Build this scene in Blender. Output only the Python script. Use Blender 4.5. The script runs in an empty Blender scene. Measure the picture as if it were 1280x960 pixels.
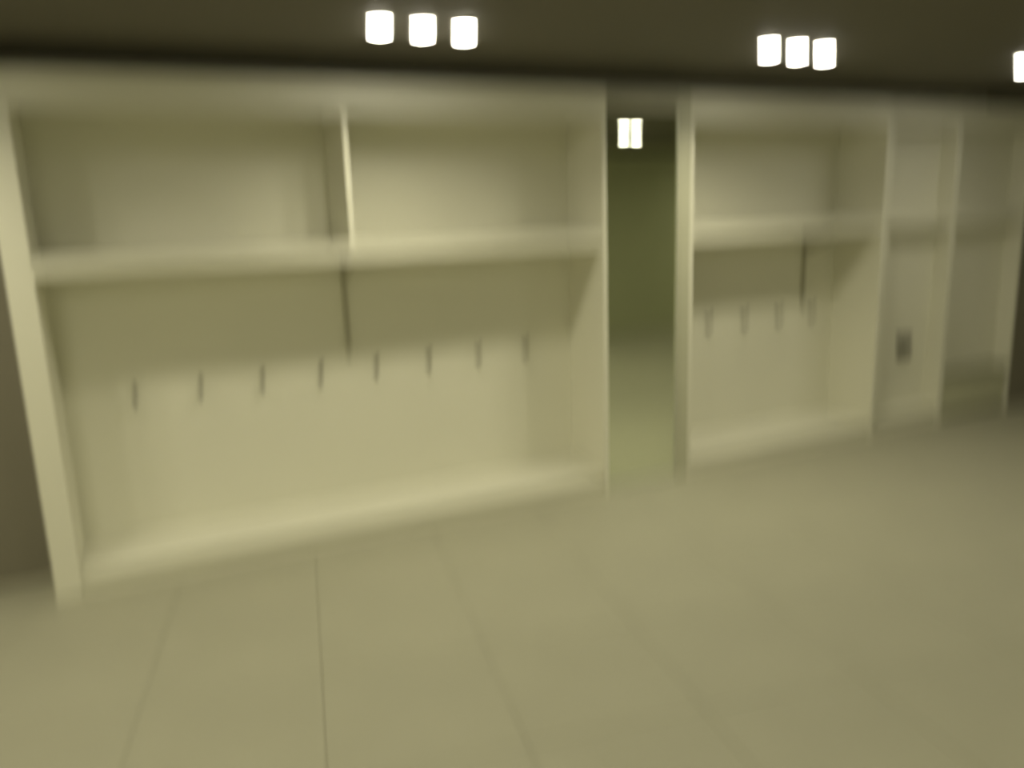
import bpy, bmesh, math, random
from mathutils import Vector, Matrix
random.seed(4)
S = bpy.context.scene
COL = S.collection

# ------------------------------------------------------------------ camera
cam = bpy.data.cameras.new('camera')
cam.sensor_fit = 'HORIZONTAL'; cam.sensor_width = 36.0
cam.lens = 36.0 * 1003.0 / 1280.0
cam.clip_start = 0.02
cam.dof.use_dof = True                 # the phone lens was left racked to close focus
cam.dof.focus_distance = 0.30
cam.dof.aperture_fstop = 1.8
cam.dof.aperture_ratio = 7.0
cam.dof.aperture_blades = 4; cam.dof.aperture_rotation = math.radians(0)
camo = bpy.data.objects.new('camera', cam); COL.objects.link(camo)
Rm = ((0.9080, -0.1160, 0.4030), (-0.4180, -0.1750, 0.8910), (-0.0330, -0.9780, -0.2080))
cx = Vector((Rm[0][0], Rm[1][0], Rm[2][0])).normalized()
cz = -Vector((Rm[0][2], Rm[1][2], Rm[2][2])).normalized()
cy = cz.cross(cx).normalized(); cx = cy.cross(cz)
M3 = Matrix((cx, cy, cz)).transposed()
camo.matrix_world = Matrix.Translation((0, -3.936, 1.65)) @ M3.to_4x4()
S.camera = camo

# ------------------------------------------------------------------ world, exposure
w = bpy.data.worlds.new('world'); S.world = w; w.use_nodes = True
w.node_tree.nodes['Background'].inputs[0].default_value = (0.02, 0.02, 0.015, 1)
w.node_tree.nodes['Background'].inputs[1].default_value = 0.3
vs = S.view_settings
vs.view_transform = 'Standard'; vs.look = 'None'; vs.gamma = 1.0; vs.use_curve_mapping = False
vs.exposure = 0.0
LAMP = (1.0, 0.935, 0.67)               # warm lamp light
P_WALL, P_MID, P_RIGHT, P_LEFT, P_BACK, P_CAM, P_FRONT = 3.3, 3.6, 0.8, 3.1, 5.5, 10.0, 12.5  # watts per lamp

# ------------------------------------------------------------------ materials
def mat(name, col, rough=0.6, noise=0.04, scale=6.0, metal=0.0, bump=0.0, spec=0.35):
    m = bpy.data.materials.new(name); m.use_nodes = True
    nt = m.node_tree; b = nt.nodes['Principled BSDF']
    tc = nt.nodes.new('ShaderNodeTexCoord'); n = nt.nodes.new('ShaderNodeTexNoise')
    n.inputs['Scale'].default_value = scale; n.inputs['Detail'].default_value = 4
    r = nt.nodes.new('ShaderNodeMapRange')
    r.inputs['To Min'].default_value = 1 - noise; r.inputs['To Max'].default_value = 1 + noise
    mx = nt.nodes.new('ShaderNodeMix'); mx.data_type = 'RGBA'; mx.blend_type = 'MULTIPLY'
    mx.inputs['Factor'].default_value = 1.0
    mx.inputs['A'].default_value = (*col, 1)
    nt.links.new(tc.outputs['Object'], n.inputs['Vector'])
    nt.links.new(n.outputs['Fac'], r.inputs['Value'])
    nt.links.new(r.outputs['Result'], mx.inputs['B'])
    nt.links.new(mx.outputs['Result'], b.inputs['Base Color'])
    if bump:
        bp = nt.nodes.new('ShaderNodeBump'); bp.inputs['Strength'].default_value = bump
        bp.inputs['Distance'].default_value = 0.002
        nt.links.new(n.outputs['Fac'], bp.inputs['Height']); nt.links.new(bp.outputs['Normal'], b.inputs['Normal'])
    b.inputs['Roughness'].default_value = rough; b.inputs['Metallic'].default_value = metal
    b.inputs['Specular IOR Level'].default_value = spec
    return m
def emit(name, col, s):
    m = bpy.data.materials.new(name); m.use_nodes = True
    nt = m.node_tree; b = nt.nodes['Principled BSDF']
    b.inputs['Base Color'].default_value = (0.8, 0.8, 0.78, 1)
    b.inputs['Emission Color'].default_value = (*col, 1); b.inputs['Emission Strength'].default_value = s
    return m
CREAM = mat('cream_laminate', (0.74, 0.73, 0.62), 0.5, 0.03, 3.0)
BACK = mat('cream_back_board', (0.72, 0.71, 0.60), 0.6, 0.03, 3.0)
TILE = mat('pale_floor_tile', (0.39, 0.38, 0.285), 0.55, 0.08, 2.2, bump=0.05)
GROUT = mat('floor_grout', (0.355, 0.345, 0.265), 0.9)
CEIL = mat('dark_ceiling_paint', (0.13, 0.12, 0.09), 0.7, 0.05, 8.0)
DARK = mat('dark_grey_wall_paint', (0.20, 0.185, 0.14), 0.8, 0.05, 4.0)
GREEN = mat('grey_green_wall_paint', (0.50, 0.52, 0.34), 0.8, 0.05, 4.0)
BEIGE = mat('beige_wall_paint', (0.62, 0.60, 0.48), 0.8, 0.05, 4.0)
FILL = mat('dull_olive_filler_board', (0.50, 0.50, 0.38), 0.6, 0.04, 4.0)
MIRROR = mat('mirror_silvering', (0.90, 0.95, 0.80), 0.02, 0.0, 1.0, metal=1.0)
ALU = mat('brushed_metal_edge', (0.62, 0.62, 0.55), 0.4, 0.04, 30.0, metal=0.6)
STEEL = mat('dark_hook_metal', (0.16, 0.15, 0.12), 0.45, 0.05, 20.0, metal=0.5)
GREYM = mat('dull_grey_metal', (0.42, 0.41, 0.32), 0.6, 0.05, 12.0)
BOXD = mat('dark_brown_plastic', (0.065, 0.058, 0.042), 0.5, 0.05, 10.0)
BENCH = mat('grey_green_bench_board', (0.52, 0.52, 0.38), 0.6, 0.05, 6.0)
BENCHD = mat('dark_bench_cushion', (0.33, 0.33, 0.23), 0.8, 0.06, 14.0)
LENS = emit('lamp_lens_glow', (1.0, 0.95, 0.80), 40.0)
RING = mat('white_lamp_ring', (0.75, 0.73, 0.66), 0.4)

# ------------------------------------------------------------------ helpers
def box(bm, x0, x1, y0, y1, z0, z1, bev=0.0):
    vs_ = [bm.verts.new(p) for p in ((x0,y0,z0),(x1,y0,z0),(x1,y1,z0),(x0,y1,z0),(x0,y0,z1),(x1,y0,z1),(x1,y1,z1),(x0,y1,z1))]
    fs = [bm.faces.new([vs_[i] for i in f]) for f in ((0,3,2,1),(4,5,6,7),(0,1,5,4),(1,2,6,5),(2,3,7,6),(3,0,4,7))]
    if bev:
        bmesh.ops.bevel(bm, geom=list({e for f in fs for e in f.edges}), offset=bev, segments=2, profile=0.6, affect='EDGES')
def lathe(bm, prof, axis='Z', o=(0,0,0), n=24):
    rings = []
    for r, h in prof:
        ring = []
        for i in range(n):
            a = 2*math.pi*i/n; c, s = r*math.cos(a), r*math.sin(a)
            p = (c, s, h) if axis == 'Z' else (c, h, s)
            ring.append(bm.verts.new((p[0]+o[0], p[1]+o[1], p[2]+o[2])))
        rings.append(ring)
    for a, b in zip(rings, rings[1:]):
        for i in range(n): bm.faces.new((a[i], a[(i+1)%n], b[(i+1)%n], b[i]))
    bm.faces.new(rings[0]); bm.faces.new(rings[-1])
    bmesh.ops.recalc_face_normals(bm, faces=bm.faces)
def tube(bm, pts, r, n=10):
    pts = [Vector(p) for p in pts]; rings = []
    for i, p in enumerate(pts):
        t = (pts[min(i+1, len(pts)-1)] - pts[max(i-1, 0)]).normalized()
        u = t.cross(Vector((1, 0, 0)))
        if u.length < 0.1: u = t.cross(Vector((0, 1, 0)))
        u.normalize(); v = t.cross(u)
        rings.append([bm.verts.new(p + r*(math.cos(2*math.pi*k/n)*u + math.sin(2*math.pi*k/n)*v)) for k in range(n)])
    for a, b in zip(rings, rings[1:]):
        for k in range(n): bm.faces.new((a[k], a[(k+1)%n], b[(k+1)%n], b[k]))
    bm.faces.new(rings[0]); bm.faces.new(rings[-1])
    bmesh.ops.recalc_face_normals(bm, faces=bm.faces)
def obj(name, bm, m, parent=None, loc=(0,0,0), smooth=False):
    me = bpy.data.meshes.new(name); bm.to_mesh(me); bm.free(); me.materials.append(m)
    if smooth:
        for p in me.polygons: p.use_smooth = True
    o = bpy.data.objects.new(name, me); COL.objects.link(o); o.location = loc
    if parent: o.parent = parent
    return o
def bx(name, m, x0, x1, y0, y1, z0, z1, parent=None, bev=0.0):
    bm = bmesh.new(); box(bm, x0, x1, y0, y1, z0, z1, bev); return obj(name, bm, m, parent)
def thing(name, label, cat, loc=(0,0,0), group=None):
    o = bpy.data.objects.new(name, None); o.empty_display_size = 0.1; COL.objects.link(o); o.location = loc
    o['label'] = label; o['category'] = cat
    if group: o['group'] = group
    return o
def struct(o, label=None):
    o['kind'] = 'structure'
    if label: o['label'] = label
    return o
def copy_tree(o, parent=None):
    c = o.copy(); COL.objects.link(c)
    if parent: c.parent = parent
    for ch in list(o.children): copy_tree(ch, c)
    return c

# ------------------------------------------------------------------ room shell
X0, X1, Y0, Y1, H = -2.6, 8.6, -5.3, 0.52, 2.40
floor = struct(bx('floor', GROUT, X0, X1, Y0, Y1, -0.12, -0.004), 'floor of large pale beige stone tiles with thin joints')
struct(bx('ceiling', CEIL, X0, X1, Y0, Y1, H, H+0.12), 'dark painted flat ceiling above the wardrobes')
struct(bx('wall_back', BEIGE, X0, X1, Y1, Y1+0.12, -0.12, H+0.12), 'plain wall behind and above the wardrobes')
struct(bx('wall_front', GREEN, X0, X1, Y0-0.12, Y0, -0.12, H+0.12), 'grey green wall opposite, seen in the tall mirror')
struct(bx('wall_left', BEIGE, X0-0.12, X0, Y0-0.12, Y1+0.12, -0.12, H+0.12), 'beige wall closing the room on the left')
struct(bx('wall_right', BEIGE, X1, X1+0.12, Y0-0.12, Y1+0.12, -0.12, H+0.12), 'beige wall closing the room on the right')
struct(bx('wall_back_left', DARK, X0, -0.53, 0.29, Y1, -0.004, H), 'dark grey wall left of the wide wardrobe')
struct(bx('wall_back_right', DARK, 6.20, X1, 0.12, Y1, -0.004, H), 'dark grey wall right of the last wardrobe')

# floor tiles: 0.6 m, laid at ten degrees to the wardrobe line, cut at the walls
def clip(poly, ax, lim, keep_less):
    out = []
    for i in range(len(poly)):
        a, b = poly[i], poly[(i+1) % len(poly)]
        ia = (a[ax] <= lim) == keep_less; ib = (b[ax] <= lim) == keep_less
        if ia: out.append(a)
        if ia != ib:
            t = (lim - a[ax]) / (b[ax] - a[ax]); out.append((a[0]+t*(b[0]-a[0]), a[1]+t*(b[1]-a[1])))
    return out
A = math.radians(-10.0); ca, sa = math.cos(A), math.sin(A)
TS, G = 0.62, 0.0015
def trot(u, v): return (0.48 + u*ca - v*sa, -0.92 + u*sa + v*ca)
tile_mesh = None
for i in range(-8, 16):
    for j in range(-12, 8):
        u0, v0 = i*TS, j*TS - 0.25
        q = [trot(u0+G, v0+G), trot(u0+TS-G, v0+G), trot(u0+TS-G, v0+TS-G), trot(u0+G, v0+TS-G)]
        p = q
        for ax, lim, kl in ((0, X1-0.002, True), (0, X0+0.002, False), (1, Y1-0.002, True), (1, Y0+0.002, False)):
            if len(p) >= 3: p = clip(p, ax, lim, kl)
        if len(p) < 3: continue
        whole = p == q
        c = trot(u0+TS/2, v0+TS/2)
        if whole and tile_mesh:
            o = bpy.data.objects.new('tile', tile_mesh); COL.objects.link(o)
        else:
            bm = bmesh.new()
            if whole: loc = [(a[0]-c[0], a[1]-c[1]) for a in p]
            else: loc = [(a[0]-c[0], a[1]-c[1]) for a in p]
            lo = [bm.verts.new((*a, -0.004)) for a in loc]; mi = [bm.verts.new((*a, -0.0015)) for a in loc]
            cxm = sum(a[0] for a in loc)/len(loc); cym = sum(a[1] for a in loc)/len(loc)
            hi = [bm.verts.new((cxm+(a[0]-cxm)*0.993, cym+(a[1]-cym)*0.993, 0.0)) for a in loc]
            n = len(loc)
            for k in range(n):
                bm.faces.new((lo[k], lo[(k+1)%n], mi[(k+1)%n], mi[k])); bm.faces.new((mi[k], mi[(k+1)%n], hi[(k+1)%n], hi[k]))
            bm.faces.new(hi); bm.faces.new(lo[::-1])
            o = obj('tile', bm, TILE)
            if whole: tile_mesh = o.data
        o.location = (c[0], c[1], 0); o.parent = floor

# ------------------------------------------------------------------ wardrobes
ZS0, ZS1 = 1.458, 1.522
ZT = 2.285
ZB = 0.10
hook_mesh = None
def hook(parent, x, z, y):
    global hook_mesh
    if hook_mesh is None:
        bm = bmesh.new()
        lathe(bm, [(0.016, 0.0), (0.016, -0.004), (0.012, -0.007)], 'Y', n=14)          # rose
        tube(bm, [(0, -0.005, 0.004), (0, -0.035, 0.0), (0, -0.055, 0.004), (0, -0.064, 0.02), (0, -0.062, 0.034)], 0.0065)
        tube(bm, [(0, -0.005, -0.006), (0, -0.018, -0.022), (0, -0.032, -0.026), (0, -0.04, -0.014)], 0.0055)
        lathe(bm, [(0.003, 0.0), (0.009, 0.004), (0.010, 0.009), (0.006, 0.015)], 'Z', (0, -0.062, 0.028), n=12)
        o = obj('coat_hook', bm, STEEL, parent, smooth=True); hook_mesh = o.data
    else:
        o = bpy.data.objects.new('coat_hook', hook_mesh); COL.objects.link(o); o.parent = parent
    o.location = (x, y, z)
def wardrobe(name, label, x0, x1, lw, rw, dividers=(), hooks=(), supports=(), y0=0.0, D=0.42, bottom=True):
    t = thing(name, label, 'wardrobe', (x0, y0, 0), None)
    W = x1 - x0
    p = lambda n, m, a, b, c, d, e, f, bev=0.002: bx(n, m, a, b, c, d, e, f, t, bev)
    p('side_panel', CREAM, 0, lw, 0, D, 0, ZT); p('side_panel', CREAM, W-rw, W, 0, D, 0, ZT)
    p('top_panel', CREAM, lw, W-rw, 0.02, D, ZT-0.025, ZT)
    p('fascia', CREAM, lw, W-rw, 0.0, 0.02, 2.135, ZT)
    if bottom: p('bottom_panel', CREAM, lw, W-rw, 0.004, D, ZB-0.022, ZB)
    if bottom: p('plinth', CREAM, lw, W-rw, 0.02, 0.038, 0.0, ZB-0.022)
    p('shelf', CREAM, lw, W-rw, 0.002, D-0.012, ZS0, ZS1)
    xs = [lw] + [d - x0 for d in dividers] + [W-rw]
    for a, b in zip(xs, xs[1:]):
        p('back_panel', BACK, a+0.001, b-0.001, D-0.012, D, ZS1, ZT-0.025, 0)
    p('back_panel', BACK, lw, W-rw, D-0.012, D, ZB if bottom else 0.002, ZS1, 0)
    for d in dividers:
        p('divider', CREAM, d-x0-0.014, d-x0+0.014, 0.003, D-0.012, ZS1, ZT-0.025)
    for sx, zb in supports:
        s = p('shelf_support', GREYM, sx-x0-0.012, sx-x0+0.012, D-0.034, D-0.012, zb, ZS0, 0.002)
        bm = bmesh.new()
        a = [(sx-x0-0.004, D-0.034, ZS0-0.13), (sx-x0-0.004, D-0.034, ZS0), (sx-x0-0.004, 0.14, ZS0), (sx-x0-0.004, 0.14, ZS0-0.02)]
        v1 = [bm.verts.new(q) for q in a]; v2 = [bm.verts.new((q[0]+0.008, q[1], q[2])) for q in a]
        bm.faces.new(v1); bm.faces.new(v2[::-1])
        for k in range(4): bm.faces.new((v1[k], v2[k], v2[(k+1)%4], v1[(k+1)%4]))
        bmesh.ops.recalc_face_normals(bm, faces=bm.faces)
        obj('bracket_arm', bm, GREYM, s)
    for hx, hz in hooks: hook(t, hx-x0, hz, D-0.012)
    return t
wardrobe('open_wardrobe', 'wide cream open wardrobe with long row of hooks, left of the tall mirror', -0.52, 2.398, 0.105, 0.03,
         (0.955,), [(-0.10 + 0.307*k, 0.822 + 0.003*k) for k in range(8)], ((0.985, 0.915),))
wardrobe('open_wardrobe', 'medium cream open wardrobe standing just right of the tall mirror', 2.998, 4.625, 0.03, 0.03,
         (), [(3.147 + 0.307*k, 0.872) for k in range(5)], ((4.30, 0.93),), y0=0.05)
wardrobe('open_wardrobe', 'narrow shallow cream wardrobe with the small dark box on its back panel', 4.628, 5.40, 0.125, 0.03, y0=0.12, D=0.14)
wardrobe('open_wardrobe', 'shallow cream open wardrobe at the far right with the low cabinet inside', 5.403, 6.19, 0.02, 0.035, y0=0.12, D=0.14, bottom=False)

# tall mirror between the two wardrobes
m = thing('wall_mirror', 'tall narrow floor to ceiling mirror with greenish reflection between two wardrobes', 'mirror', (2.40, 0.03, 0))
bx('mirror_glass', MIRROR, 0.008, 0.486, 0.0, 0.006, 0.03, 2.20, m)
bx('backing_board', GREYM, 0.004, 0.490, 0.006, 0.02, 0.0, 2.285, m)
bx('base_rail', ALU, 0.002, 0.492, -0.008, 0.006, 0.0, 0.03, m, 0.002)
bx('head_panel', GREYM, 0.002, 0.492, -0.008, 0.006, 2.20, 2.285, m, 0.002)
bx('side_trim', ALU, 0.001, 0.008, -0.008, 0.006, 0.03, 2.20, m); bx('side_trim', ALU, 0.486, 0.493, -0.008, 0.006, 0.03, 2.20, m)
bx('filler_strip', FILL, 0.496, 0.595, 0.012, 0.03, 0.0, 2.285, m, 0.002)

# small dark box on the back panel of the narrow wardrobe
t = thing('wall_box', 'small dark brown box fixed to the back panel of the narrow shallow wardrobe', 'wall box', (5.10, 0.2475, 0.535))
bx('body', BOXD, -0.055, 0.055, -0.045, 0.0, 0.0, 0.085, t, 0.006)
bx('lid', BOXD, -0.059, 0.059, -0.05, 0.0, 0.085, 0.102, t, 0.004)
bx('latch', STEEL, -0.012, 0.012, -0.054, -0.045, 0.066, 0.092, t, 0.002)

# low slim cabinet in the far right wardrobe
t = thing('low_cabinet', 'low slim grey green cabinet with dark top inside the far right wardrobe', 'cabinet', (5.436, 0.122, 0.0))
WB = 0.700
for a in (0.0, WB-0.016): bx('side_panel', BENCH, a, a+0.016, 0.005, 0.12, 0.0, 0.31, t, 0.001)
bx('plinth', BENCHD, 0.016, WB-0.016, 0.02, 0.03, 0.0, 0.04, t)
for a in (0.018, WB/2+0.002):
    d = bx('door', BENCH, a, a+WB/2-0.020, 0.002, 0.018, 0.044, 0.306, t, 0.002)
bx('top_board', BENCHD, -0.008, WB+0.008, -0.02, 0.12, 0.311, 0.338, t, 0.003)

# ------------------------------------------------------------------ downlights
def make_light(label, group, x, y, power, proto=None, spread=140):
    if proto is None:
        t = thing('downlight', label, 'ceiling light', (x, y, H), group)
        bm = bmesh.new()
        n = 32; prof = [(0.050, 0.0), (0.062, 0.0), (0.062, -0.004), (0.057, -0.008), (0.051, -0.009), (0.050, -0.004)]
        rings = [[bm.verts.new((r*math.cos(2*math.pi*k/n), r*math.sin(2*math.pi*k/n), h)) for k in range(n)] for r, h in prof]
        for a, b in zip(rings, rings[1:] + rings[:1]):
            for k in range(n): bm.faces.new((a[k], a[(k+1)%n], b[(k+1)%n], b[k]))
        bmesh.ops.recalc_face_normals(bm, faces=bm.faces)
        obj('trim_ring', bm, RING, t, smooth=True)
        bm = bmesh.new(); lathe(bm, [(0.0495, -0.001), (0.0495, -0.012), (0.046, -0.018), (0.030, -0.022), (0.010, -0.0235)], 'Z', n=32)
        obj('lens', bm, LENS, t, smooth=True)
    else:
        t = copy_tree(proto); t.location = (x, y, H); t['label'] = label; t['group'] = group
    l = bpy.data.lights.new('bulb', 'AREA'); l.shape = 'DISK'; l.size = 0.08
    l.energy = power; l.color = LAMP; l.spread = math.radians(spread)
    lo = bpy.data.objects.new('bulb', l); COL.objects.link(lo); lo.location = (x, y, H-0.026)
    return t
P0 = None
for cxl, yl, pw, nm, grp in ((1.150, -0.635, P_WALL, 'in the near cluster of three on the dark ceiling', 'near cluster of three downlights'),
                    (3.092, -0.680, P_MID, 'in the middle cluster of three, right of the mirror', 'middle cluster of three downlights')):
    for k, w_ in ((-1, 'left'), (0, 'centre'), (1, 'right')):
        P0_ = make_light('bright round downlight, %s one %s' % (w_, nm), grp, cxl + k*0.18, yl, pw, P0)
        P0 = P0 or P0_
for k in range(3):
    make_light(('bright round downlight cut by the right edge of the photo', 'second downlight of the cluster at the right edge', 'third downlight of the cluster at the right edge')[k],
               'right cluster of downlights', 4.80 + 0.18*k, -0.70, P_RIGHT, P0)
for x_, w_ in ((4.485, 'left'), (4.63, 'right')):
    make_light('round downlight near the opposite wall, %s of the mirrored pair' % w_, 'pair of downlights seen in the mirror', x_, -3.04, P_BACK, P0, 170)
for x_, w_ in ((-1.0, 'left'), (-0.855, 'right')):  # unseen pair, added to brighten the left floor and wardrobe edge
    make_light('unseen round downlight added as fill by the left wall, %s of its pair' % w_, 'pair of added fill downlights near the left wall', x_, -3.04, P_CAM, P0, 170)
for k, w_ in ((-1, 'left'), (0, 'centre'), (1, 'right')):  # unseen cluster, added to lift the floor, stile and dark wall at left
    make_light('unseen round downlight added as fill over the dark wall left of the wide wardrobe, %s one' % w_, 'cluster of added fill downlights over the dark left wall', -1.0 + k*0.18, -0.68, P_LEFT, P0)
for x_, nm, pf in ((-0.8, 'left end', 1.4), (1.9, 'middle', 0.8), (7.9, 'right end', 0.4)):  # unseen pairs, added to bounce fill light off the opposite wall
    for k, w_ in ((0, 'left'), (1, 'right')):
        make_light('unseen round downlight added as fill, washing the opposite wall at its %s, %s of a pair' % (nm, w_), 'added fill downlights along the opposite wall', x_ + k*0.15, -4.5, P_FRONT * pf, P0, 170)
